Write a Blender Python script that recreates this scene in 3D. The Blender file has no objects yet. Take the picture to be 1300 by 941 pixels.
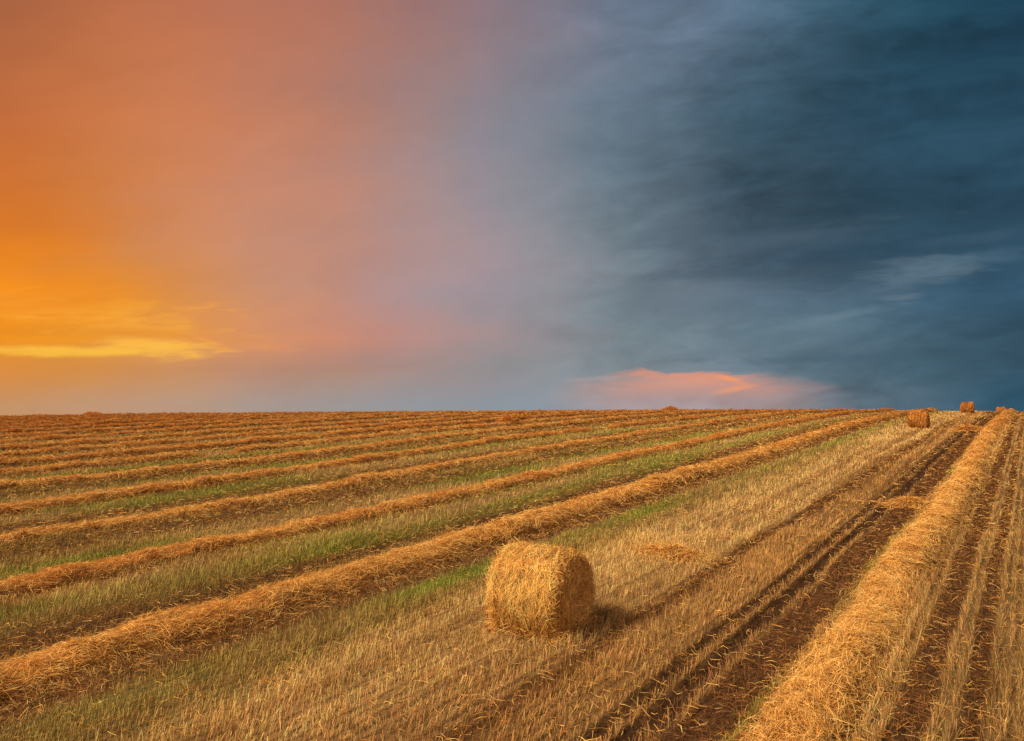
import bpy, math
import numpy as np
from math import radians as R

scn = bpy.context.scene
C = scn.collection
rng = np.random.default_rng(7)

# ------------------------------------------------------------------ noise
def _h(i, j, sd):
    i = i.astype(np.int64); j = j.astype(np.int64)
    v = (i*374761393 + j*668265263 + sd*1442695041) & 0xffffffff
    v = ((v ^ (v >> 13))*1274126177) & 0xffffffff
    v = (v ^ (v >> 16)) & 0xffffff
    return v/float(0xffffff)
def vn(x, y, sd=0):
    x = np.asarray(x, float); y = np.asarray(y, float)
    x, y = np.broadcast_arrays(x, y)
    i = np.floor(x); j = np.floor(y); a = x-i; b = y-j
    a = a*a*(3-2*a); b = b*b*(3-2*b)
    return ((_h(i, j, sd)*(1-a)+_h(i+1, j, sd)*a)*(1-b)+(_h(i, j+1, sd)*(1-a)+_h(i+1, j+1, sd)*a)*b)*2-1
def fbm(x, y, sd=0, o=3):
    r = 0; a = 1.0; t = 0
    for k in range(o):
        r = r+a*vn(np.asarray(x)*2**k, np.asarray(y)*2**k, sd+17*k); t += a; a *= .5
    return r/t
def sst(a, b, x):
    t = np.clip((x-a)/(b-a), 0, 1); return t*t*(3-2*t)

# ------------------------------------------------------------------ the lie of the land
H = 3.3
TH = R(34.7788); ST, CT = math.sin(TH), math.cos(TH)      # direction of the swaths
PC = [0.3548, 0.7614, -0.0588, 0.0581, 0.9539, -0.5649, -0.0517]
def sn2xy(s, n): return ST*s+CT*n, CT*s-ST*n
def xy2sn(x, y): return ST*x+CT*y, CT*x-ST*y
RC = 93.0
def terrain(X, Y):
    X = np.asarray(X, float); Y = np.asarray(Y, float)
    r = np.hypot(X, Y)+1e-6
    k = np.minimum(1, RC/r)
    x = np.clip(X*k, -85, 75)/50; y = np.clip(Y*k, -4, 100)/50
    z = PC[0]*x+PC[1]*y+PC[2]*x*x+PC[3]*x*y+PC[4]*y*y+PC[5]*y**3+PC[6]*x*y*y
    e = np.maximum(r-RC, 0)
    z = z-0.022*e-0.0016*np.minimum(e, 15)**2-0.048*np.maximum(e-15, 0)
    return z-.20*sst(55, 92, r)+0.03*fbm(X/6, Y/6, 5, 2)

# ------------------------------------------------------------------ straw rows (s along the row, n across it)
ROWN = {1: -1.83, 2: -9.25, 3: -13.35, 4: -17.45, 5: -21.6, 6: -25.6, 7: -29.25, 8: -32.7, 9: -36.2, 10: -40.2, 11: -44.2, 12: -48.4}
for k in range(13, 24): ROWN[k] = -48.4-4.05*(k-12)
WIG = {4: [(8, .2), (14, .35), (24, -.3), (34, -.3), (45, -.1)],
       5: [(8, .3), (15, .3), (30, -.55), (40, -.1), (54, .3)],
       6: [(10, -.4), (14, .2), (18, .4), (24, .2), (35, -.6), (49, .1)],
       7: [(11, -.3), (15, .1), (20, .15), (28, -.3), (40, 0)],
       8: [(13, -.3), (17, 0), (23, .4), (31, 0)]}
HW = {1: .385, 2: .56, 3: .47, 4: .46, 5: .46, 6: .46}
HH = {1: .165, 2: .165, 3: .145, 4: .14, 5: .14, 6: .14}
def row_n(k, s):
    s = np.asarray(s, float)
    n = ROWN[k]+.10*vn(s/7.0, k*3.3+0*s, 11)+.05*vn(s/2.2, k*5.1+0*s, 12)
    if k in WIG:
        a = np.array(WIG[k]); n = n+np.interp(s, a[:, 0], a[:, 1])
    return n
def row_h(k, s, o):
    """height of row k above the ground at offset o from its middle"""
    sd_ = np.sign(o)*3.3
    hw = HW.get(k, .46)*(1+.26*vn(s/1.5, k*7.7+sd_, 21)+.17*vn(s/.42, k*7.7+sd_, 26))
    hh = HH.get(k, .14)*(1+.40*vn(s/1.9, k*9.1+0*s, 22)+.32*vn(s/.55, k*2.1+0*s, 23))
    if k == 1: hh = hh*(1-.45*sst(45, 75, s))
    gap = np.ones_like(s)
    if k == 5: gap = 1-sst(39.0, 39.6, s)*(1-sst(41.8, 42.4, s))
    if k == 7: gap = 1-.9*sst(18.0, 18.8, s)*(1-sst(20.0, 20.8, s))
    t = np.clip(np.abs(o)/hw, 0, 1.6)
    p = np.clip(1-t*t, 0, 1)**.75
    h = hh*p*gap
    h = h*(1+.38*fbm(s/.26, o/.2, 24+k, 2))
    return h, t, gap
def row_near(s, n):
    """distance to the nearest row middle, signed, in n; and its number"""
    best = np.full(np.shape(s), 99.0); kk = np.zeros(np.shape(s), int)
    for k in ROWN:
        d = n-row_n(k, s)
        m = np.abs(d) < np.abs(best)
        best = np.where(m, d, best); kk = np.where(m, k, kk)
    return best, kk

# ------------------------------------------------------------------ what grows where: zones across the field
TAN = np.array([.76, .490, .205]); OLIVE = np.array([.43, .310, .100]); GREEN = np.array([.27, .35, .045])
BROWN = np.array([.225, .102, .040]); DARK = np.array([.045, .021, .011]); SOIL = np.array([.085, .048, .026])
def band(n, a, b, e=.06): return sst(a-e, a+e, n)*(1-sst(b-e, b+e, n))
def zones(s, n):
    s = np.asarray(s, float); n = np.asarray(n, float)
    nw = n+.05*vn(s/3.1, n*.3, 31)+.025*vn(s/.8, n, 32)
    far = sst(20, 75, np.hypot(*sn2xy(s, n)))
    near_row = ROWN[2]
    # --- between the rows further back
    centers = np.array([ROWN[k] for k in sorted(ROWN)][1:])          # descending from row 2
    idx = np.clip(np.searchsorted(-centers, -nw), 1, len(centers)-1)
    a = centers[idx-1]; b = centers[idx]
    t = np.clip((a-nw)/(a-b), 0, 1)                                  # 0 at the near row, 1 at the far row
    t = np.where(idx % 2 == 0, 1-t, t)                               # alternate passes run the other way
    brown = band(t, .20, .48, .09); tan = band(t, .58, .90, .10)
    gn = sst(-.15, .40, fbm(s/7.0, n/1.1, 41, 3)+.25*band(t, .46, .68, .12))
    gn = gn*sst(.2, .4, t)
    col = OLIVE[None]*np.ones(nw.shape+(1,))
    mix = lambda c, k, w: c*(1-w[..., None])+k*w[..., None]
    col = mix(col, TAN*.82, tan*.75)
    col = mix(col, BROWN*.95, brown*.75)
    col = mix(col, GREEN*.95, gn*.64*(1-.50*far))
    dens = 1-.45*brown; thatch = brown*.45
    trk = band(t, .26, .37, .03); dens = dens*(1-.75*trk)
    gcol = SOIL[None]*np.ones(nw.shape+(1,))
    gcol = mix(gcol, col*.5, .5*np.ones(nw.shape))
    gcol = mix(gcol, DARK*.9, trk*.7)
    rut = .02*trk
    # --- the open strip in front of row 2, on the right
    fr = sst(near_row-.1, near_row+.1, nw)
    c2 = TAN[None]*np.ones(nw.shape+(1,))
    pale = sst(-.2, .5, fbm(s/9.0, n/2.0, 43, 3))
    c2 = mix(c2, TAN*np.array([.80, .76, .66]), pale*.6)
    gb = band(nw, -8.25, -7.0, .25)
    c2 = mix(c2, OLIVE*.95, gb*.9)
    gpk = .30*sst(-.3, .4, vn(s/2.2, n*.2, 49))+np.exp(-((s-9.7)/1.5)**2)+.75*np.exp(-((s-17.3)/2.2)**2)+.45*sst(24, 32, s)*(.6+.6*vn(s/3, n*.2, 44))
    c2 = mix(c2, GREEN*1.0, band(nw, -8.15, -7.55, .15)*np.clip(gpk, 0, 1)*.85)
    c2 = mix(c2, BROWN*.8, band(nw, -8.9, -8.2, .1)*.8)  # shade at the foot of row 2, painted as a brown strip
    c2 = mix(c2, OLIVE*1.0, band(nw, -7.2, -6.2, .4)*.55*sst(-.3, .3, fbm(s/4, n/.9, 45, 2)))
    dA = band(nw, -4.70, -4.36, .07)*(.45+.4*sst(7, 13, s)); dB1 = band(nw, -3.52, -3.30, .04); dB2 = band(nw, -3.24, -2.98, .04)
    dC = band(nw, -2.89, -2.36, .04); dR = band(nw, -1.16, -.86, .04); dR2 = band(nw, -.64, -.46, .03)
    lane = sst(-4.9, -4.4, nw)
    c2 = mix(c2, np.array([.40, .205, .065]), lane*(1-sst(-1.5, -1.3, nw))*.65)
    c2 = mix(c2, np.array([.33, .200, .075]), sst(-1.4, -1.3, nw)*.8)
    c2 = mix(c2, BROWN, np.clip(dA*.9+dC, 0, 1)*.85)
    c2 = mix(c2, BROWN*.75, np.clip(dR+dR2+dB1+dB2, 0, 1)*.85)
    c2 = mix(c2, GREEN*1.0, band(nw, -2.42, -2.26, .05)*sst(-.1, .4, vn(s/1.7+.3, n*.2, 46))*.7)
    line = vn(nw/.16, s/9.0, 47)*.6+vn(nw/.45, s/14.0, 48)*.6
    lw = np.clip(.5+.5*sst(-7.5, -5.5, nw), 0, 1)
    c2 = mix(c2, c2*np.array([.50, .42, .36]), sst(.12, .55, line)*.75*lw)
    c2 = mix(c2, c2*np.array([1.18, 1.16, 1.15]), sst(.15, .6, -line)*.8)
    ruts = np.clip(dA*.55+dB1*.8+dB2+dC*.45+dR*.3+dR2*.5, 0, 1)
    d2 = 1-np.clip(dA*.72+dB1*.88+dB2*.97+dC*.88+dR*.80+dR2*.75, 0, .97)
    d2 = d2*(1-.6*band(nw, -8.9, -8.2, .1))
    d2 = d2*(1-.30*sst(.15, .6, line)*lw)
    th2 = np.clip(dA*.6+dC*1.0+dR*.9+dR2*.5+dB1*.15+.6*band(nw, -8.7, -8.25, .1), 0, 1)
    g2 = SOIL[None]*np.ones(nw.shape+(1,))
    g2 = mix(g2, c2*.5, .55*np.ones(nw.shape))
    g2 = mix(g2, DARK, ruts*.9)
    col = mix(col, c2, fr); dens = dens*(1-fr)+d2*fr; thatch = thatch*(1-fr)+th2*fr
    gcol = mix(gcol, g2, fr); rut = rut*(1-fr)+.06*ruts*fr
    # far off, the whole field turns russet
    russ = np.array([.36, .155, .045])
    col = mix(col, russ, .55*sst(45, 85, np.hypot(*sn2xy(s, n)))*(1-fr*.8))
    return col, dens, thatch, gcol, rut
def ground_z(s, n, rut=None):
    X, Y = sn2xy(s, n)
    if rut is None: rut = zones(s, n)[4]
    return terrain(X, Y)-rut

# ------------------------------------------------------------------ mesh helpers
def mesh_obj(name, parts, mat, parent=None, smooth=False):
    """parts: list of (verts (n,3), faces (m,k) int, colours (n,3)); ONE mesh object"""
    V = []; L = []; S = []; CC = []; off = 0; SM = []
    for p in parts:
        v, f, c = p[:3]
        V.append(v); CC.append(c); L.append((f+off).ravel()); S.append(np.full(len(f), f.shape[1]))
        SM.append(np.full(len(f), bool(p[3]) if len(p) > 3 else smooth)); off += len(v)
    V = np.concatenate(V).astype(np.float32); L = np.concatenate(L).astype(np.int32)
    S = np.concatenate(S).astype(np.int32); CC = np.concatenate(CC); SM = np.concatenate(SM)
    me = bpy.data.meshes.new(name)
    me.vertices.add(len(V)); me.vertices.foreach_set('co', V.ravel())
    me.loops.add(len(L)); me.loops.foreach_set('vertex_index', L)
    me.polygons.add(len(S)); st = np.zeros(len(S), np.int32); st[1:] = np.cumsum(S)[:-1]
    me.polygons.foreach_set('loop_start', st); me.polygons.foreach_set('loop_total', S)
    me.polygons.foreach_set('use_smooth', SM)
    a = me.attributes.new('tint', 'FLOAT_COLOR', 'POINT')
    c4 = np.ones((len(V), 4), np.float32); c4[:, :3] = CC
    a.data.foreach_set('color', c4.ravel())
    me.update(calc_edges=True); me.materials.append(mat)
    o = bpy.data.objects.new(name, me); C.objects.link(o)
    if parent is not None: o.parent = parent
    return o
def tag(o, label=None, cat=None, group=None, kind=None):
    for k, v in (('label', label), ('category', cat), ('group', group), ('kind', kind)):
        if v: o[k] = v
    return o
def empty(name, loc, rz=0):
    o = bpy.data.objects.new(name, None); C.objects.link(o); o.empty_display_size = .3
    o.location = loc; o.rotation_euler = (0, 0, rz); return o
def grid_faces(a, b, wrap=False):
    i = np.arange(a-1)[:, None]*b; j = np.arange(b-1)[None]
    f = np.stack([i+j, i+j+1, i+b+j+1, i+b+j], -1).reshape(-1, 4)
    if wrap:
        i = np.arange(a-1)*b
        f = np.concatenate([f, np.stack([i+b-1, i, i+b, i+2*b-1], -1)])
    return f
def ribbons(P, D, L, W, col, bend, nrm=None):
    """bent straws: P middle, D direction, L length, W width, bend vector; two quads each"""
    n = len(P)
    if nrm is None:
        nrm = rng.normal(size=(n, 3))
    side = np.cross(D, nrm); side /= np.linalg.norm(side, axis=1)[:, None]+1e-9
    side = side*(W*.5)[:, None]
    A = P-D*(L*.5)[:, None]; B = P+bend; Cc = P+D*(L*.5)[:, None]
    V = np.stack([A-side*.7, A+side*.7, B-side, B+side, Cc-side*.6, Cc+side*.6], 1).reshape(-1, 3)
    i = np.arange(n)[:, None]*6
    F = np.concatenate([i+np.array([[0, 1, 3, 2]]), i+np.array([[2, 3, 5, 4]])])
    return V, F, np.repeat(col, 6, 0)
def stalks(B, T, W, col):
    """upright stubble straws as slim blades, base B to tip T"""
    n = len(B)
    yaw = rng.uniform(0, math.pi, n)
    w = np.stack([np.cos(yaw), np.sin(yaw), 0*yaw], 1)*(W*.5)[:, None]
    V = np.stack([B-w*.8, B+w*.8, T+w*.7, T-w*.7], 1).reshape(-1, 3)
    F = np.arange(n)[:, None]*4+np.array([[0, 1, 2, 3]])
    return V, F, np.repeat(col, 4, 0)
GOLD = np.array([.90, .500, .130]); PALE = np.array([.92, .63, .235]); DEEP = np.array([.46, .175, .030]); RUST = np.array([.68, .235, .040])
def straw_cols(n, deep=.28, pale=.25, rust=0.0):
    u = rng.random(n)[:, None]; v = rng.random((n, 1))
    c = np.where(u < deep, DEEP*(.35+.8*v)+GOLD*.06, np.where(u < 1-pale, GOLD*(.7+.5*v), PALE*(.75+.4*v)))
    r = np.clip(np.broadcast_to(np.asarray(rust, float), (n,)), 0, 1)[:, None]
    return c*(1-r)+r*RUST*(.55+.75*rng.random((n, 1)))

# ------------------------------------------------------------------ materials
def mat_new(name):
    m = bpy.data.materials.new(name); m.use_nodes = True
    nt = m.node_tree; b = nt.nodes['Principled BSDF']; return m, nt, b
def straw_mat(name, rough=.75, trans=.0, spec=.18, noise=18.0, amt=.35):
    m, nt, b = mat_new(name)
    a = nt.nodes.new('ShaderNodeAttribute'); a.attribute_name = 'tint'
    t = nt.nodes.new('ShaderNodeTexCoord'); n = nt.nodes.new('ShaderNodeTexNoise')
    n.inputs['Scale'].default_value = noise; n.inputs['Detail'].default_value = 4
    nt.links.new(t.outputs['Object'], n.inputs['Vector'])
    mp = nt.nodes.new('ShaderNodeMapRange'); mp.inputs[1].default_value = .3; mp.inputs[2].default_value = .7
    mp.inputs[3].default_value = 1.06-amt; mp.inputs[4].default_value = 1.06+amt*.6
    nt.links.new(n.outputs['Fac'], mp.inputs[0])
    mu = nt.nodes.new('ShaderNodeVectorMath'); mu.operation = 'SCALE'
    nt.links.new(a.outputs['Color'], mu.inputs[0]); nt.links.new(mp.outputs[0], mu.inputs['Scale'])
    nt.links.new(mu.outputs[0], b.inputs['Base Color'])
    b.inputs['Roughness'].default_value = rough; b.inputs['Specular IOR Level'].default_value = spec
    if trans:
        tr = nt.nodes.new('ShaderNodeBsdfTranslucent'); ms = nt.nodes.new('ShaderNodeMixShader')
        ms.inputs[0].default_value = trans
        nt.links.new(mu.outputs[0], tr.inputs['Color'])
        nt.links.new(b.outputs[0], ms.inputs[1]); nt.links.new(tr.outputs[0], ms.inputs[2])
        nt.links.new(ms.outputs[0], nt.nodes['Material Output'].inputs['Surface'])
    return m
M_STRAW = straw_mat('golden_straw', trans=.12)
M_STUB = straw_mat('stubble_stalk', noise=.8, amt=.22, trans=.10)
M_GRASS = straw_mat('green_blade', noise=.8, amt=.25, trans=.25)
M_BALE = straw_mat('baled_straw', noise=9, amt=.22, trans=.08)
M_GROUND, nt, b = mat_new('field_soil')
a = nt.nodes.new('ShaderNodeAttribute'); a.attribute_name = 'tint'
t = nt.nodes.new('ShaderNodeTexCoord')
mpn = nt.nodes.new('ShaderNodeMapping'); mpn.inputs['Rotation'].default_value = (0, 0, TH)   # so that x runs across the rows
nt.links.new(t.outputs['Object'], mpn.inputs['Vector'])
mps = nt.nodes.new('ShaderNodeMapping'); mps.inputs['Scale'].default_value = (9, 1.4, 1)
nt.links.new(mpn.outputs[0], mps.inputs['Vector'])
n1 = nt.nodes.new('ShaderNodeTexNoise'); n1.inputs['Scale'].default_value = 1.2; n1.inputs['Detail'].default_value = 8
n1.inputs['Roughness'].default_value = .7
nt.links.new(mps.outputs[0], n1.inputs['Vector'])
n2 = nt.nodes.new('ShaderNodeTexNoise'); n2.inputs['Scale'].default_value = 22; n2.inputs['Detail'].default_value = 9; n2.inputs['Roughness'].default_value = .68
nt.links.new(t.outputs['Object'], n2.inputs['Vector'])
ad = nt.nodes.new('ShaderNodeMath'); ad.operation = 'MULTIPLY'
nt.links.new(n1.outputs['Fac'], ad.inputs[0]); nt.links.new(n2.outputs['Fac'], ad.inputs[1])
mp = nt.nodes.new('ShaderNodeMapRange'); mp.inputs[1].default_value = .12; mp.inputs[2].default_value = .40
mp.inputs[3].default_value = .25; mp.inputs[4].default_value = 1.9
nt.links.new(ad.outputs[0], mp.inputs[0])
mu = nt.nodes.new('ShaderNodeVectorMath'); mu.operation = 'SCALE'
nt.links.new(a.outputs['Color'], mu.inputs[0]); nt.links.new(mp.outputs[0], mu.inputs['Scale'])
nt.links.new(mu.outputs[0], b.inputs['Base Color'])
b.inputs['Roughness'].default_value = .95; b.inputs['Specular IOR Level'].default_value = .1
bp = nt.nodes.new('ShaderNodeBump'); bp.inputs['Strength'].default_value = .6; bp.inputs['Distance'].default_value = .04
nt.links.new(n2.outputs['Fac'], bp.inputs['Height']); nt.links.new(bp.outputs[0], b.inputs['Normal'])

# ------------------------------------------------------------------ ground
sA = np.unique(np.concatenate([np.linspace(-700, -60, 22), np.linspace(-60, -6, 40), np.arange(-6, 40, .25), np.arange(40, 125, .7), np.linspace(125, 900, 40)]))
nA = np.unique(np.concatenate([np.linspace(-900, -130, 30), np.arange(-130, -14, .5), np.arange(-14, 2, .05), np.arange(2, 30, .7), np.linspace(30, 600, 30)]))
gs, gn_ = np.meshgrid(sA, nA, indexing='ij')
gs = gs.ravel(); gn_ = gn_.ravel()
_, _, _, gc, gr = zones(gs, gn_)
gx, gy = sn2xy(gs, gn_)
gz = terrain(gx, gy)-gr+.012*fbm(gx/.3, gy/.3, 71, 2)*(np.hypot(gx, gy) < 60)
V = np.stack([gx, gy, gz], 1)
tag(mesh_obj('ground', [(V, grid_faces(len(sA), len(nA))[:, ::-1], gc, True)], M_GROUND), kind='structure')

# ------------------------------------------------------------------ stubble and green regrowth
def wedge(n, y0, y1, p):
    """random points of the field in front of the camera, thinning with distance as y**p"""
    u = rng.random(n); q = p+2
    y = (y0**q+u*(y1**q-y0**q))**(1/q)
    x = rng.uniform(-.80, .80, n)*y+rng.uniform(-1.0, 1.0, n)
    return x, y
bale_specs = [ # s, n, rz jitter
    (8.55, -5.43, 0.02), ]
BALES = []
def bale_xy(px, dd): return (px-650)/950*dd, dd
BALES = [(*bale_xy(686, 10.05), 0.0), (*bale_xy(1165.5, 45.0), .0), (*bale_xy(1227.5, 70.5), .16), (*bale_xy(1270, 90.5), .0)]
def keep_out(x, y, r=.62):
    m = np.ones(len(x), bool)
    for bx, by, j in BALES:
        u = (x-bx)*CT-(y-by)*ST; v = (x-bx)*ST+(y-by)*CT
        m &= ~((np.abs(u) < .47) & (np.abs(v) < .30))
    return m
SX, SY = [], []
for n_, y0, y1, p in ((330000, 5.6, 16, -.2), (310000, 16, 45, -1.0), (170000, 45, 97, -1.2)):
    x, y = wedge(n_, y0, y1, p); SX.append(x); SY.append(y)
x = np.concatenate(SX); y = np.concatenate(SY)
s, n = xy2sn(x, y)
DR = .135
nd = np.round(n/DR)*DR+rng.normal(0, .017, len(n))*(1+.6*vn(s/3, n/2, 77))
n = np.where(np.hypot(x, y) < 60, nd, n)
x, y = sn2xy(s, n)
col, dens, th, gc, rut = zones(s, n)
dr, kk = row_near(s, n)
hwk = np.vectorize(lambda k: HW.get(k, .46))(kk)
dens = dens*np.where(np.abs(dr) < hwk*.72, 0.0, 1.0)
clump = .55+.75*vn(s/.5, n/.25, 78)+.25*vn(s/2.5, n/.8, 79)
m = (rng.random(len(s)) < dens*np.clip(clump+.25, .12, 1)) & keep_out(x, y)
x, y, s, n, col, rut, th = [q[m] for q in (x, y, s, n, col, rut, th)]
d = np.hypot(x, y); N = len(x)
z = terrain(x, y)-rut
hgt = rng.uniform(.05, .14, N)*(1+.3*vn(s/2.1, n/.7, 80))*(1-.35*th)
wid = np.clip(.0052*np.maximum(1, (d/12)), 0, .030)*rng.uniform(.7, 1.3, N)
ln = np.stack([.22*vn(s/1.5, n/1.0, 81), .22*vn(s/1.5, n/1.0, 82)], 1)+rng.normal(0, .26, (N, 2))
ln += np.array([ST, CT])*.22
Bq = np.stack([x, y, z-.01], 1)
Tq = np.stack([x+ln[:, 0]*hgt, y+ln[:, 1]*hgt, z+hgt], 1)
green = (col[:, 1] > col[:, 0]*.93)
cv = col*(.62+.76*rng.random((N, 1)))*(1+.10*rng.normal(size=(N, 3)))
br = rng.random(N) < .24
cv[br] = cv[br]*.45
pl = (rng.random(N) < .22) & ~green
cv[pl] = cv[pl]*np.array([1.35, 1.35, 1.3])
cv = np.clip(cv, .01, .85)
g1 = green & (rng.random(N) < .85)
v, f, c = stalks(Bq[~g1], Tq[~g1], wid[~g1], cv[~g1])
tag(mesh_obj('stubble', [(v, f, c)], M_STUB), 'cut cereal stubble standing in drill rows over the whole field', 'stubble', kind='stuff')
# green blades: taller, bent
GB, GT = Bq[g1], Tq[g1]
k = len(GB)
gl = (GT-GB); gl[:, 2] *= rng.uniform(.7, 1.1, k); L = np.linalg.norm(gl, axis=1); Dg = gl/L[:, None]
v, f, c = ribbons(GB+gl*.5, Dg, L, wid[g1]*1.2, cv[g1]*np.array([1, 1.06, 1]), rng.normal(0, .012, (k, 3)))
tag(mesh_obj('green_grass', [(v, f, c)], M_GRASS), 'green regrowth sprouting in bands between the straw rows', 'grass', kind='stuff')

# ------------------------------------------------------------------ loose straw lying in the wheel tracks and thinly everywhere
x1, y1 = wedge(560000, 5.6, 70, -1.0)
s1, n1_ = xy2sn(x1, y1)
_, _, th1, _, rut1 = zones(s1, n1_)
dr, kk = row_near(s1, n1_)
fringe = np.exp(-((np.abs(dr)-.62)/.20)**2)
m = (rng.random(len(s1)) < np.clip(th1*.95+.05+.09*(np.hypot(x1, y1) < 22)+.26*fringe, 0, 1)) & keep_out(x1, y1)
x1, y1, s1, n1_, rut1, th1, fr1 = [q[m] for q in (x1, y1, s1, n1_, rut1, th1, fringe)]
N = len(x1); d = np.hypot(x1, y1)
az = rng.uniform(0, 2*math.pi, N); el = rng.normal(.08, .22, N)
D = np.stack([np.cos(az)*np.cos(el), np.sin(az)*np.cos(el), np.sin(el)], 1)
L = rng.uniform(.06, .22, N)*np.maximum(1, d/14)**.3; W = .0054*np.maximum(1, d/12)*rng.uniform(.7, 1.3, N)
P = np.stack([x1, y1, terrain(x1, y1)-rut1+.012+.05*rng.random(N)], 1)
cb = np.where((rng.random(N) < th1*.88)[:, None], BROWN*np.array([.98, .98, .95])*(.25+1.45*rng.random((N, 1))**1.5), straw_cols(N, .45, .2))
v, f, c = ribbons(P, D, L, W, cb, rng.normal(0, .02, (N, 3)))
tag(mesh_obj('loose_straw', [(v, f, c)], M_STRAW), 'loose brown straw trampled flat in the wheel tracks', 'straw', kind='stuff')

# ------------------------------------------------------------------ straw rows
LAB = {
 1: 'broad golden straw row climbing the right side of the field beside dark wheel tracks',
 2: 'thick golden straw row running diagonally just behind the nearest round bale',
 3: 'second straw row behind the nearest bale, coppery with a shaded near side',
 4: 'third straw row behind the nearest bale, narrow and golden at the left edge',
 5: 'fourth straw row behind the nearest bale, broken by a short bare gap',
 6: 'fifth straw row behind the nearest bale, unbroken and gently wavy',
 7: 'sixth straw row behind the nearest bale, with a tall clump of straw on it',
 8: 'seventh straw row behind the nearest bale, thin and rust coloured',
 9: 'eighth straw row behind the nearest bale, thin and rust coloured',
 10: 'ninth straw row behind the nearest bale, thin and rust coloured',
 11: 'tenth straw row behind the nearest bale, thin and rust coloured'}
LAST = 'thin russet straw row among those crowded together below the left skyline'
GRP = 'straw rows left across the stubble field'
def straw_ridge_parts(k):
    nm = ROWN[k]
    # the row from just outside the left of the view to just over the brow
    ss = np.arange(-8, 130, .25); xx, yy = sn2xy(ss, nm+0*ss)
    ok = (yy > 4.6) & (xx > -.78*yy-2.0) & (np.hypot(xx, yy) < 99)
    s0, s1 = ss[ok].min(), ss[ok].max()
    # even steps in s, growing with distance
    st = [s0]
    while st[-1] < s1:
        a_, b_ = sn2xy(st[-1], nm); st.append(st[-1]+np.clip(.0055*math.hypot(a_, b_), .05, .4))
    S = np.array(st)
    dmin = np.hypot(*sn2xy(S, nm+0*S)).min()
    nc = 31 if dmin < 14 else (21 if dmin < 30 else 13)
    hw = HW.get(k, .46)
    o = np.linspace(-1.25, 1.25, nc)*hw
    Sg, og = np.meshgrid(S, o, indexing='ij'); Sg = Sg.ravel(); og = og.ravel()
    h, t, gap = row_h(k, Sg, og)
    ng = row_n(k, Sg)+og
    X, Y = sn2xy(Sg, ng)
    Z = terrain(X, Y)+h-.035*sst(.85, 1.2, t)-.03*(1-gap)
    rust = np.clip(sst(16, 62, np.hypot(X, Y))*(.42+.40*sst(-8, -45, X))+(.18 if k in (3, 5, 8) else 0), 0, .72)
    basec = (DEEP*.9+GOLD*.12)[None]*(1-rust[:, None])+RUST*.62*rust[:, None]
    basec = basec*((.55-.25*sst(.3, 1., np.abs(og)/hw))*(1+.45*fbm(Sg/.15, og/.15, 90, 2)))[:, None]  # base painted darker, for the shade in gaps between straws
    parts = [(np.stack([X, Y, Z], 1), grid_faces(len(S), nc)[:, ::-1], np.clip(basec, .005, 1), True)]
    # straws lying on it
    dS = np.diff(S); dd = np.hypot(*sn2xy(S[:-1], nm+0*S[:-1]))
    rho = 2900*(10/np.maximum(dd, 10))**1.15
    cnt = rho*dS*hw*2.1; tot = int(cnt.sum())
    pick = rng.choice(len(dS), tot, p=cnt/cnt.sum())
    s_ = S[pick]+dS[pick]*rng.random(tot)
    o_ = rng.normal(0, .60, tot)*hw; q = np.abs(o_) > 1.5*hw; o_[q] = rng.uniform(-1.1, 1.1, q.sum())*hw
    h, t, gap = row_h(k, s_, o_)
    kp = (gap > .5) | (rng.random(tot) < .06)
    s_, o_, h, t = s_[kp], o_[kp], h[kp], t[kp]; tot = len(s_)
    n_ = row_n(k, s_)+o_
    X, Y = sn2xy(s_, n_); d = np.hypot(X, Y)
    sc = np.maximum(1, d/12)
    Z = terrain(X, Y)+h+rng.random(tot)**2*.05*np.sqrt(sc)+.006
    flow = 1.2*vn(s_/.9, o_/.7, 61)+1.1                                     # straws lie in tufts, mostly aslant the row
    az = flow+rng.normal(0, .75, tot)
    dt = az
    ds_, dn_ = np.sin(dt), np.cos(dt)
    slope = -1.5*HH.get(k, .14)*np.clip(o_/hw, -1, 1)/hw
    el = np.arctan(dn_*slope)+rng.normal(.03, .27, tot)/sc**.35
    dx, dy = sn2xy(ds_, dn_)
    D = np.stack([dx*np.cos(el), dy*np.cos(el), np.sin(el)], 1)
    L = rng.uniform(.10, .36, tot)*sc**.22; W = .0042*sc**.98*rng.uniform(.6, 1.35, tot)
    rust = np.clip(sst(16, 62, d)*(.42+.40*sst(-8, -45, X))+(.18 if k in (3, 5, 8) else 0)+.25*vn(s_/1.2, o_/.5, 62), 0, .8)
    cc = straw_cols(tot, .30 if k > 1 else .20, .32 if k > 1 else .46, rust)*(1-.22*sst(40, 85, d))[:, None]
    under = sst(.25, 1.0, o_/hw+.25*vn(s_/.8, o_/.4, 63))             # camera-side foot: shade painted into the colour, along with old brown straw
    old_shaded = rng.random(tot) < under*.48*(0.35 if k == 1 else 1)
    cc[old_shaded] = (BROWN*(.35+.9*rng.random((tot, 1))))[old_shaded]
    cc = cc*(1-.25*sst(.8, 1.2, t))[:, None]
    bend = rng.normal(0, .022, (tot, 3))*sc[:, None]**.45
    nu = rng.normal(0, .55, (tot, 3)); gx_, gy_ = sn2xy(0*slope, -slope*.8)
    nu += np.stack([gx_, gy_, 1+0*slope], 1)
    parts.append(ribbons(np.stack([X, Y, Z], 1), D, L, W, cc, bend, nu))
    return parts
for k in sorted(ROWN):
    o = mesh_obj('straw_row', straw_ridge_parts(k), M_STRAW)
    tag(o, LAB.get(k, LAST), 'straw row', GRP)

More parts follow.
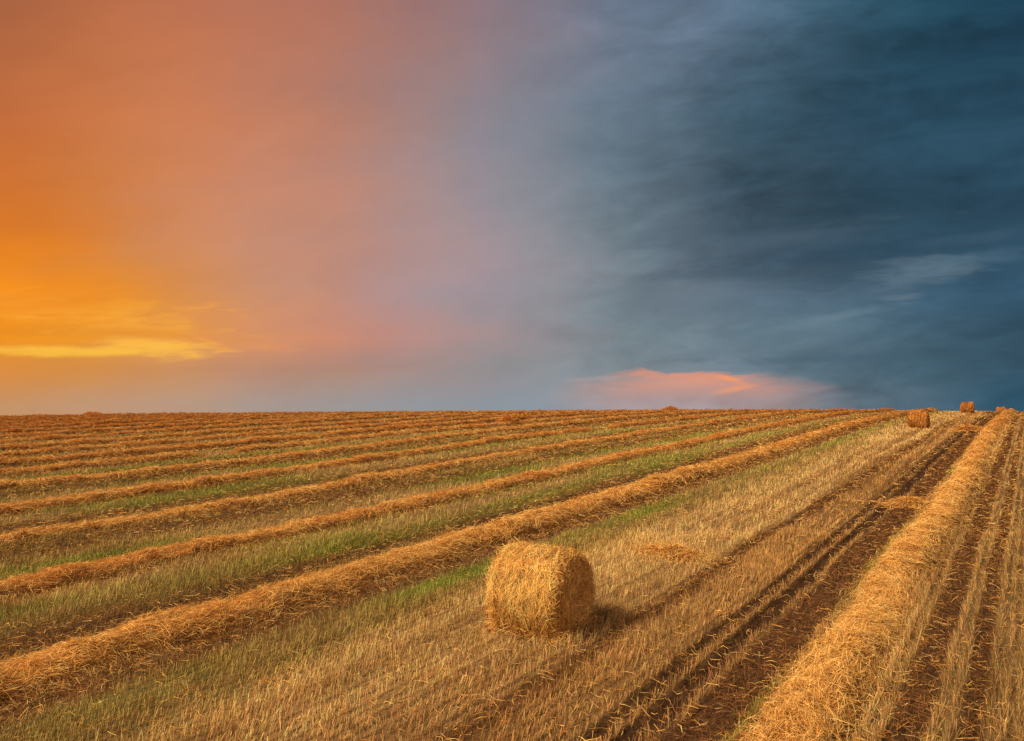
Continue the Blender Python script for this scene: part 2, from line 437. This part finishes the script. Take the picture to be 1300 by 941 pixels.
# ------------------------------------------------------------------ heaps of straw
def heap(s, n, ls, ln_, hgt, label, cnt, rust=.2, rot=0.0, wk=1.0):
    x0, y0 = sn2xy(s, n); d0 = math.hypot(x0, y0); sc = max(1, d0/12)
    root_z = float(terrain(x0, y0))
    cr, sr = math.cos(rot), math.sin(rot)
    def hz(u, v):
        a = np.arctan2(v, u); r = np.hypot(u, v)/(1+.18*vn(a*1.5+s, 0*a+n, 51))
        return hgt*np.clip(1-r*r, 0, 1)**.8*(1+.35*fbm(u*3+s, v*3, 52, 2))-.04*sst(.95, 1.2, r)
    def place(u, v, h):
        a_ = u*ls; b_ = v*ln_
        ds, dn = a_*cr-b_*sr, a_*sr+b_*cr
        X, Y = sn2xy(s+ds, n+dn)
        return np.stack([X-x0, Y-y0, terrain(X, Y)+h-root_z], 1)
    g = np.linspace(-1.2, 1.2, 33); U, Vv = np.meshgrid(g, g, indexing='ij'); U = U.ravel(); Vv = Vv.ravel()
    bc = np.clip((DEEP*.95+GOLD*.12)*(1-rust)+RUST*.6*rust, 0, 1)[None]*(.8+.4*fbm(U*5, Vv*5, 53, 2))[:, None]
    parts = [(place(U, Vv, hz(U, Vv)), grid_faces(33, 33)[:, ::-1], np.clip(bc, .005, 1), True)]
    rr = np.minimum(np.abs(rng.normal(0, .72, cnt)), 2.1)*(1+.35*vn(np.arange(cnt)%17*1.0, s+0*np.arange(cnt), 54)); aa = rng.uniform(0, 2*math.pi, cnt)
    u, v = rr*np.cos(aa), rr*np.sin(aa)
    P = place(u, v, np.maximum(hz(u, v), 0)+.012+.05*rng.random(cnt)**2)
    az = aa+math.pi/2+rng.normal(0, .9, cnt); el = rng.normal(.02, .25, cnt)
    D = np.stack([np.cos(az)*np.cos(el), np.sin(az)*np.cos(el), np.sin(el)], 1)
    parts.append(ribbons(P, D, rng.uniform(.12, .36, cnt)*sc**.4*wk, .0064*sc**.9*rng.uniform(.6, 1.3, cnt),
                         straw_cols(cnt, .26, .36, rust)*.92, rng.normal(0, .025, (cnt, 3))*sc**.4, np.array([[0, 0, 1]])+rng.normal(0, .55, (cnt, 3))))
    o = mesh_obj('straw_heap', parts, M_STRAW); o.location = (x0, y0, root_z)
    return tag(o, label, 'straw heap', 'small heaps of straw on the field')
heap(13.2, -5.55, .42, .66, .09, 'low flat heap of loose straw on pale stubble right of the nearest bale', 4200, 0.0, .25)
heap(21.4, -2.55, .30, .48, .12, 'small spill of straw across the wheel tracks beside the right straw row', 2400, .05)
heap(50.0, -3.0, .55, .75, .20, 'far spill of straw across the wheel tracks below the distant bales', 1500, .35)
heap(42.2, -29.6, .85, .75, .52, 'tall bushy clump of straw standing on a row near mid skyline', 1600, .6)
heap(76.5, -32.3, 1.1, 1.1, .46, 'rounded straw heap on the skyline left of the pink cloud glow', 1400, .65)
heap(44.5, -91.5, 1.5, 1.6, .50, 'low straw heap on the skyline at far left', 1400, .75)

# ------------------------------------------------------------------ round bales (axis along local x)
RB, LB = .545, .97
SHOULDER = [.12]; GROOVE = [.050]
def bale_radius(th, x, sd):
    e = np.clip((np.abs(x)-(LB/2-.16))/.16, 0, 1)
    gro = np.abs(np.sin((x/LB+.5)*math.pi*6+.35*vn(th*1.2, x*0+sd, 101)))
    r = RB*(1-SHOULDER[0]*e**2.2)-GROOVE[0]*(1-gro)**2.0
    r = r+.048*fbm(np.cos(th)*2.4+x*2.8, np.sin(th)*2.4+sd, 102, 3)+.020*vn(th*12, x*9, 103)
    return r
def squash(y, z):
    zz = np.where(z < -.35, -.35+(z+.35)*.72, z)
    yy = y*(1+.07*sst(.0, -.6, z)*1.0)
    return yy, zz
ZB = .35+(RB-.35)*.72
def bale_base(sd, nstr, sc, rust, dark=1.0):
    """meshes of a bale in local coordinates, resting on z = 0"""
    nx, nt_ = 43, 144
    X, T = np.meshgrid(np.linspace(-LB/2, LB/2, nx), np.linspace(0, 2*math.pi, nt_, endpoint=False), indexing='ij')
    X = X.ravel(); T = T.ravel()
    r = bale_radius(T, X, sd)
    y, z = squash(r*np.cos(T), r*np.sin(T))
    bc = ((DEEP*.8+GOLD*.22)*(1-rust)+RUST*.55*rust)[None]*(.75+.45*fbm(T*4, X*6, 104, 2))[:, None]
    rollp = [(np.stack([X, y, z+ZB], 1), grid_faces(nx, nt_, True)[:, ::-1], np.clip(bc, .005, 1), True)]
    n = nstr
    x = rng.uniform(-LB/2, LB/2, n); th = rng.uniform(0, 2*math.pi, n)
    r = bale_radius(th, x, sd)+.004+.050*rng.random(n)**2.4*(1+.5*(sc-1)**.5)
    y, z = squash(r*np.cos(th), r*np.sin(th))
    tang = np.stack([0*th, -np.sin(th), np.cos(th)], 1); ax = np.array([1.0, 0, 0])[None]; rad = np.stack([0*th, np.cos(th), np.sin(th)], 1)
    al = rng.normal(0, .62, n)+.5*vn(th*3, x*4, 105)
    D = tang*np.cos(al)[:, None]+ax*np.sin(al)[:, None]+rad*rng.normal(.02, .24, (n, 1))
    L = (.08+.28*rng.random(n)**1.7)*sc**-.05; W = .0047*sc**.9*rng.uniform(.6, 1.3, n)
    D /= np.linalg.norm(D, axis=1)[:, None]
    bend = rad*(rng.uniform(-.002, .018, n)*sc**.3)[:, None]+rng.normal(0, .008, (n, 3))
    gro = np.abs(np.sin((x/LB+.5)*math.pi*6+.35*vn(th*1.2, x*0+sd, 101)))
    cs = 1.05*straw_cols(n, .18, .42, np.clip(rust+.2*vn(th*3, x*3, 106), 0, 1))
    cs = cs*((1-(.60 if sc < 2 else .85)*(1-gro)**(1.6 if sc < 2 else 1.0)*(rng.random(n) < .85))*(1 if sc < 2 else .86)*(1+.30*vn(th*5, x*7+sd, 109)))[:, None]  # groove shade painted in: straws darker in the grooves than on ridges
    cs = np.clip(cs, .005, .9)
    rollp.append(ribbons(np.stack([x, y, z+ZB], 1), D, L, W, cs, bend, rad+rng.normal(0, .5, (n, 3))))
    n = int(nstr*.05)                                                   # straw fallen round the foot
    x = rng.uniform(-LB*.55, LB*.62, n); y = np.sign(rng.normal(size=n))*np.abs(rng.normal(.36, .10, n))
    az_ = rng.uniform(0, 6.283, n); el_ = rng.normal(.1, .35, n)
    D = np.stack([np.cos(az_)*np.cos(el_), np.sin(az_)*np.cos(el_), np.sin(el_)], 1)
    rollp.append(ribbons(np.stack([x, y, .02+.14*rng.random(n)**2], 1), D, rng.uniform(.1, .28, n), .0058*sc**.9*rng.uniform(.6, 1.3, n),
                         straw_cols(n, .3, .25, rust), rng.normal(0, .02, (n, 3))))
    ends = []
    for sg in (-1, 1):
        q = np.linspace(0, 1, 17)**.8
        Q, T = np.meshgrid(q, np.linspace(0, 2*math.pi, nt_, endpoint=False), indexing='ij'); Q = Q.ravel(); T = T.ravel()
        def endx(Q, T): return LB/2+.035*(1-Q**2)-.03*Q**6+.022*vn(Q*7, T*1.2+sd, 107)+.012*np.sin(Q*42+T)
        rr = Q*(bale_radius(T, T*0+LB/2*sg, sd)-.004)
        y, z = squash(rr*np.cos(T), rr*np.sin(T))
        bc = ((DEEP*.9+GOLD*.2)*(1-rust)+RUST*.6*rust)[None]*(.7+.5*fbm(Q*9, T*3, 108, 2))[:, None]
        fc = grid_faces(17, nt_, True)
        ep = [(np.stack([sg*endx(Q, T), y, z+ZB], 1), fc if sg < 0 else fc[:, ::-1], np.clip(bc, .005, 1), True)]
        n = int(nstr*.42)
        q = np.sqrt(rng.random(n))*1.0; th = rng.uniform(0, 2*math.pi, n)
        rr = q*RB*.90
        y, z = squash(rr*np.cos(th), rr*np.sin(th))
        tang = np.stack([0*th, -np.sin(th), np.cos(th)], 1); rad = np.stack([0*th, np.cos(th), np.sin(th)], 1)
        al = rng.normal(0, .7, n)
        D = tang*np.cos(al)[:, None]+rad*np.sin(al)[:, None]+np.array([[sg, 0, 0]])*rng.normal(.05, .25, (n, 1))+np.array([[0, 0, -1]])*.35*rng.random((n, 1))
        D /= np.linalg.norm(D, axis=1)[:, None]
        P = np.stack([sg*(endx(q, th)+.004+.04*rng.random(n)**2), y, z+ZB], 1)
        ep.append(ribbons(P, D, rng.uniform(.08, .26, n)*sc**.1, .0050*sc**.9*rng.uniform(.6, 1.3, n),
                          straw_cols(n, .16, .40, rust), rng.normal(0, .014, (n, 3)), np.array([[sg, 0, .1]])+rng.normal(0, .5, (n, 3))))
        ends.append(ep)
    return rollp, ends
bale_lab = ['big shaggy golden round straw bale alone in the foreground stubble',
            'russet round bale standing on the slope below the skyline at right',
            'small dark orange round bale standing on the skyline at right',
            'tiny farthest bale sunk behind the brow above the right straw row']
for i, (bx, by, j) in enumerate(BALES):
    d = math.hypot(bx, by); sc = max(1, d/11)
    SHOULDER[0] = .12 if i == 0 else .04; GROOVE[0] = .05 if i == 0 else .085
    rollp, ends = bale_base(3+i*5, [42000, 9000, 5000, 3500][i], sc, [0.02, .70, .80, .80][i])
    e = empty('round_bale', (bx, by, float(terrain(bx, by))-.015), -TH+j)
    e.scale = ([1, .96, .94, .86][i],)*3
    tag(e, bale_lab[i], 'straw bale', 'round straw bales')
    mesh_obj('straw_roll', rollp, M_BALE, e)
    for ep in ends: mesh_obj('end_face', ep, M_BALE, e)

# ------------------------------------------------------------------ camera
cam = bpy.data.cameras.new('camera'); co = bpy.data.objects.new('camera', cam); C.objects.link(co)
co.location = (0, 0, H); co.rotation_euler = (R(90)+math.atan((500-470.5)/950), 0, 0)
cam.sensor_width = 36; cam.lens = 36*950/1300; cam.clip_start = .1; cam.clip_end = 4000
scn.camera = co

# ------------------------------------------------------------------ sun
SAZ, SEL = R(-118), R(45)               # from the left and a little behind
sl = bpy.data.lights.new('sun', 'SUN'); so = bpy.data.objects.new('sun', sl); C.objects.link(so)
sl.energy = 5.0; sl.color = (1, .78, .48); sl.angle = R(19)
from mathutils import Vector
dirv = Vector((math.sin(SAZ)*math.cos(SEL), math.cos(SAZ)*math.cos(SEL), math.sin(SEL)))
so.rotation_euler = dirv.to_track_quat('Z', 'Y').to_euler()

# ------------------------------------------------------------------ sky: evening cloud cover over a clear sky
w = bpy.data.worlds.new('World'); scn.world = w; w.use_nodes = True
nt = w.node_tree
for n_ in list(nt.nodes): nt.nodes.remove(n_)
def N(t, **k):
    q = nt.nodes.new(t)
    for a_, b_ in k.items(): setattr(q, a_, b_)
    return q
def lk(a_, b_): nt.links.new(a_, b_)
def setin(node, i, v):
    if hasattr(v, 'is_linked') or isinstance(v, bpy.types.NodeSocket): lk(v, node.inputs[i])
    else: node.inputs[i].default_value = v
def MA(op, a_, b_=None, c_=None, clamp=False):
    q = N('ShaderNodeMath', operation=op); q.use_clamp = clamp
    setin(q, 0, a_)
    if b_ is not None: setin(q, 1, b_)
    if c_ is not None: setin(q, 2, c_)
    return q.outputs[0]
def SS(a_, b_, v):
    q = N('ShaderNodeMapRange', interpolation_type='SMOOTHSTEP'); setin(q, 0, v); q.inputs[1].default_value = a_; q.inputs[2].default_value = b_
    q.inputs[3].default_value = 0; q.inputs[4].default_value = 1; return q.outputs[0]
def MIX(f, a_, b_, mode='MIX'):
    q = N('ShaderNodeMix', data_type='RGBA', blend_type=mode); q.clamp_factor = True
    setin(q, 0, f); setin(q, 6, a_); setin(q, 7, b_); return q.outputs[2]
def lin(c):
    return tuple(((v/255)/12.92 if v/255 <= .04045 else ((v/255+.055)/1.055)**2.4) for v in c)+(1,)
tc = N('ShaderNodeTexCoord'); sep = N('ShaderNodeSeparateXYZ'); lk(tc.outputs['Generated'], sep.inputs[0])
dx, dy, dz = sep.outputs
az = MA('ARCTAN2', dx, dy)
hr = MA('SQRT', MA('ADD', MA('MULTIPLY', dx, dx), MA('MULTIPLY', dy, dy)))
el = MA('DIVIDE', dz, MA('MAXIMUM', hr, .02))
vv = MA('DIVIDE', el, MA('MAXIMUM', MA('COSINE', az), .6))                    # height over the horizon
def noise(sx, sy, sz, detail=5, rough=.55, off=0.0, dist=0.0):
    """cloud noise on a flat layer overhead"""
    k_ = MA('ADD', MA('MAXIMUM', dz, 0.0), .16)
    cb_ = N('ShaderNodeCombineXYZ'); lk(MA('MULTIPLY', MA('DIVIDE', dx, k_), sx), cb_.inputs[0]); lk(MA('MULTIPLY', MA('DIVIDE', dy, k_), sy), cb_.inputs[1])
    cb_.inputs[2].default_value = off
    q = N('ShaderNodeTexNoise'); q.inputs['Scale'].default_value = sz; q.inputs['Detail'].default_value = detail
    q.inputs['Roughness'].default_value = rough; q.inputs['Distortion'].default_value = dist
    lk(cb_.outputs[0], q.inputs['Vector']); return MA('SUBTRACT', q.outputs['Fac'], .5)
def noise2(sx, sy, detail=4, rough=.55, off=0.0, dist=0.0, shear=0.0):
    """cloud noise seen edge-on along the horizon (azimuth x height)"""
    cb_ = N('ShaderNodeCombineXYZ'); lk(MA('MULTIPLY', az, sx), cb_.inputs[0])
    lk(MA('MULTIPLY', MA('SUBTRACT', vv, MA('MULTIPLY', az, shear)), sy), cb_.inputs[1]); cb_.inputs[2].default_value = off
    q = N('ShaderNodeTexNoise'); q.inputs['Scale'].default_value = 1; q.inputs['Detail'].default_value = detail
    q.inputs['Roughness'].default_value = rough; q.inputs['Distortion'].default_value = dist
    lk(cb_.outputs[0], q.inputs['Vector']); return MA('SUBTRACT', q.outputs['Fac'], .5)
nA_ = noise(1, 1, .9, 6, .55, 3.1, .3); nB_ = noise(.6, 1.6, 1.6, 7, .6, 8.7, .4)
nC_ = noise2(3.0, 11, 5, .55, 1.3, .3, .12); nD_ = noise2(9, 40, 5, .6, 5.5, .4, .05)
azw = MA('ADD', az, MA('ADD', MA('MULTIPLY', nA_, .14), MA('MULTIPLY', nC_, .12)))
vw = MA('ADD', vv, MA('MULTIPLY', nC_, .035))
pxs = [-2200, -700, 0, 150, 300, 450, 600, 750, 900, 1050, 1300, 2200, 3600]  # outermost columns: unseen sky behind the camera, brightened to fill shaded sides
ROWS = [
 (-400, [(184, 162, 144), (150, 100, 80), (165, 105, 80), (165, 108, 85), (160, 110, 92), (145, 112, 105), (125, 115, 120), (95, 105, 122), (65, 88, 108), (48, 75, 98), (36, 62, 85), (60, 75, 95), (184, 162, 144)]),
 (0,   [(196, 172, 150), (170, 98, 60), (172, 100, 62), (190, 112, 72), (188, 116, 87), (173, 117, 102), (146, 120, 124), (114, 121, 139), (96, 114, 134), (58, 90, 109), (31, 65, 85), (50, 70, 90), (196, 172, 150)]),
 (150, [(196, 172, 150), (190, 105, 55), (196, 108, 56), (206, 123, 74), (201, 128, 93), (181, 128, 110), (149, 134, 138), (117, 127, 140), (72, 94, 109), (48, 75, 92), (38, 69, 88), (50, 72, 92), (196, 172, 150)]),
 (290, [(196, 172, 150), (215, 120, 40), (220, 122, 36), (212, 131, 72), (205, 140, 108), (189, 141, 126), (163, 146, 150), (121, 131, 140), (80, 96, 109), (51, 74, 89), (39, 68, 86), (50, 72, 92), (196, 172, 150)]),
 (365, [(196, 172, 150), (248, 150, 15), (250, 145, 10), (229, 143, 58), (208, 144, 104), (192, 143, 128), (168, 148, 152), (127, 134, 142), (92, 107, 120), (66, 90, 108), (44, 75, 97), (52, 74, 94), (196, 172, 150)]),
 (430, [(196, 172, 150), (238, 145, 25), (242, 147, 24), (236, 152, 50), (220, 146, 92), (203, 141, 120), (168, 142, 141), (127, 135, 142), (95, 112, 123), (74, 98, 113), (46, 78, 98), (55, 76, 95), (196, 172, 150)]),
 (468, [(196, 172, 150), (220, 140, 60), (222, 142, 62), (208, 142, 80), (192, 140, 108), (174, 138, 126), (152, 141, 141), (130, 138, 144), (105, 118, 128), (82, 104, 118), (46, 80, 100), (55, 76, 95), (196, 172, 150)]),
 (515, [(196, 172, 150), (200, 148, 102), (202, 150, 104), (192, 152, 122), (176, 152, 138), (159, 152, 150), (143, 150, 158), (140, 150, 160), (132, 142, 152), (104, 124, 138), (42, 80, 102), (52, 74, 94), (196, 172, 150)]),
]
azs = [math.atan((p-650)/950) if 0 <= p <= 1300 else math.copysign(math.atan(650/950)+(abs(p-650)-650)/3000*2.2, p-650) for p in pxs]
fac = MA('DIVIDE', MA('ADD', azw, math.pi), 2*math.pi)
rows = []
for py, cols in ROWS:
    rp = N('ShaderNodeValToRGB'); cr = rp.color_ramp; cr.interpolation = 'B_SPLINE' if False else 'EASE'
    cr.interpolation = 'CARDINAL'
    for i_, (a_, c_) in enumerate(zip(azs, cols)):
        p_ = (a_+math.pi)/(2*math.pi)
        e_ = cr.elements[i_] if i_ < 2 else cr.elements.new(p_)
        e_.position = p_; e_.color = lin(c_)
    lk(fac, rp.inputs[0]); rows.append(((500-py)/950, rp.outputs[0]))
sky = rows[0][1]
for (va, ca), (vb, cb_) in zip(rows[:-1], rows[1:]):
    q = N('ShaderNodeMapRange', interpolation_type='LINEAR'); lk(vw, q.inputs[0])
    q.inputs[1].default_value = va; q.inputs[2].default_value = vb; q.inputs[3].default_value = 0; q.inputs[4].default_value = 1
    sky = MIX(q.outputs[0], sky, cb_)
# cloud texture: soft on the glowing side, strong in the storm
nE_ = noise2(22, 90, 5, .6, 9.1, .5, .06); nF_ = noise2(4.2, 7.0, 6, .52, 12.7, .6, .20); nG_ = noise2(10, 24, 8, .62, 21.3, .5, .14)
storm = SS(-.05, .30, az)
amp = MA('ADD', MA('MULTIPLY', storm, .95), .14)
tex = MA('ADD', MA('MULTIPLY', nD_, .22), MA('ADD', MA('MULTIPLY', nF_, 1.15), MA('MULTIPLY', nG_, .95)))
gain = MA('ADD', MA('MULTIPLY', tex, amp), 1.0)
sc_ = N('ShaderNodeVectorMath', operation='SCALE'); lk(sky, sc_.inputs[0]); lk(gain, sc_.inputs['Scale']); sky = sc_.outputs[0]
def ell(px, py, rx, ry, wob=.5, wn=None, tilt=0.0):
    """soft oval patch of cloud: 0 at its middle, 1 at its rim"""
    a0 = math.atan((px-650)/950); v0 = (500-py)/950
    da = MA('SUBTRACT', az, a0); dv = MA('SUBTRACT', MA('SUBTRACT', vv, v0), MA('MULTIPLY', da, tilt))
    u_ = MA('DIVIDE', da, rx/950); t_ = MA('DIVIDE', dv, ry/950)
    r_ = MA('SQRT', MA('ADD', MA('MULTIPLY', u_, u_), MA('MULTIPLY', t_, t_)))
    r_ = MA('ADD', r_, MA('MULTIPLY', wn if wn is not None else nD_, wob))
    return r_, t_
def patch(px, py, rx, ry, col, w_, wob, wn, tilt=0.0, e0=1.1, e1=.2):
    global sky
    r_, t_ = ell(px, py, rx, ry, wob, wn, tilt)
    sky = MIX(MA('MULTIPLY', SS(e0, e1, r_), w_), sky, lin(col))
mixn = MA('ADD', MA('MULTIPLY', nD_, .7), MA('MULTIPLY', nE_, .7))
patch(612, 180, 34, 260, (162, 140, 160), .12, .6, nC_, .0, 1.0, .0)      # trace of a rainbow
# bright gold streaks low on the left
patch(110, 396, 150, 24, (254, 166, 48), .38, 2.6, mixn, -.06)
patch(85, 420, 110, 14, (222, 128, 22), .50, 2.4, mixn, 0)
patch(200, 440, 80, 20, (255, 190, 72), .95, 1.9, mixn, -.10, 1.1, .15)
patch(100, 446, 130, 10, (255, 194, 66), .85, 1.6, mixn, -.03, 1.1, .2)
patch(265, 434, 40, 6, (245, 165, 75), .55, 1.6, mixn, -.42, 1.1, .1)
patch(320, 440, 70, 8, (230, 150, 95), .40, 1.6, mixn, -.08, 1.1, .1)
patch(150, 415, 130, 34, (255, 178, 62), .45, 3.2, mixn, -.05, 1.1, .1)
patch(40, 385, 110, 14, (236, 134, 20), .40, 2.6, mixn, .03)
patch(180, 424, 90, 9, (222, 130, 40), .45, 2.2, mixn, -.06)
# soft grey billows low in the storm
patch(905, 372, 110, 26, (112, 126, 138), .40, 2.6, MA('ADD', nG_, nD_), .10, 1.2, .0)
patch(1010, 300, 150, 22, (84, 104, 120), .35, 2.6, MA('ADD', nG_, nD_), .12, 1.2, .0)
patch(1240, 300, 90, 14, (72, 100, 118), .35, 2.4, MA('ADD', nG_, nD_), .16, 1.2, .0)
patch(960, 345, 120, 10, (62, 82, 98), .40, 2.4, MA('ADD', nG_, nD_), .05, 1.2, .0)
# pink and orange window under the storm
r2, t2 = ell(872, 506, 148, 38, .9, MA('ADD', nC_, MA('MULTIPLY', nD_, .6)), 0.0)
top = SS(.98, .80, MA('ADD', t2, MA('MULTIPLY', mixn, .75)))
low = MA('ADD', MA('MULTIPLY', SS(-.2, .75, t2), .55), .28)
sky = MIX(MA('MULTIPLY', MA('MULTIPLY', SS(1.25, .55, r2), top), low), sky, lin((228, 156, 130)))
r3, t3 = ell(872, 477, 110, 10, 2.0, mixn, -.05)
sky = MIX(MA('MULTIPLY', MA('MULTIPLY', SS(1.1, .1, r3), top), .50), sky, lin((240, 150, 112)))
patch(926, 481, 24, 5, (255, 158, 92), .7, 1.6, mixn, -.25, 1.1, .1)
patch(936, 493, 34, 5, (250, 158, 104), .55, 1.6, mixn, .18, 1.1, .1)
patch(760, 481, 60, 4, (175, 160, 160), .4, 1.4, mixn, .04)
# pale rifts and dark rags in the storm
patch(1178, 340, 60, 20, (118, 137, 149), .40, 1.7, MA('ADD', mixn, nG_), .08, 1.25, .0)
patch(1160, 358, 80, 20, (100, 123, 138), .42, 1.8, MA('ADD', mixn, nG_), .30, 1.25, .0)
patch(1150, 377, 34, 6, (126, 142, 154), .40, 1.6, mixn, .10, 1.1, .0)
patch(1230, 330, 90, 16, (84, 112, 130), .40, 2.0, mixn, .18, 1.1, .0)
patch(1050, 405, 120, 9, (112, 134, 147), .50, 1.8, mixn, .24, 1.1, .0)
patch(1000, 425, 150, 22, (98, 120, 134), .40, 2.0, mixn, .20, 1.1, .0)
patch(845, 108, 34, 10, (86, 104, 122), .45, 2.0, mixn, .35, 1.1, .0)
patch(1060, 455, 180, 10, (62, 88, 106), .45, 2.0, mixn, .03, 1.1, .0)
patch(1060, 320, 150, 16, (38, 66, 86), .45, 2.0, mixn, .08, 1.1, .0)
cloudbg = N('ShaderNodeBackground'); lk(sky, cloudbg.inputs[0]); cloudbg.inputs[1].default_value = 1.0
nish = N('ShaderNodeTexSky', sky_type='NISHITA'); nish.sun_disc = False; nish.sun_elevation = SEL; nish.sun_rotation = SAZ
clear = N('ShaderNodeBackground'); lk(nish.outputs[0], clear.inputs[0]); clear.inputs[1].default_value = .06
ms = N('ShaderNodeMixShader'); ms.inputs[0].default_value = .97
lk(clear.outputs[0], ms.inputs[1]); lk(cloudbg.outputs[0], ms.inputs[2])
ow = N('ShaderNodeOutputWorld'); lk(ms.outputs[0], ow.inputs['Surface'])

# ------------------------------------------------------------------ view
scn.view_settings.view_transform = 'Standard'; scn.view_settings.look = 'None'
scn.view_settings.exposure = 0; scn.view_settings.gamma = 1
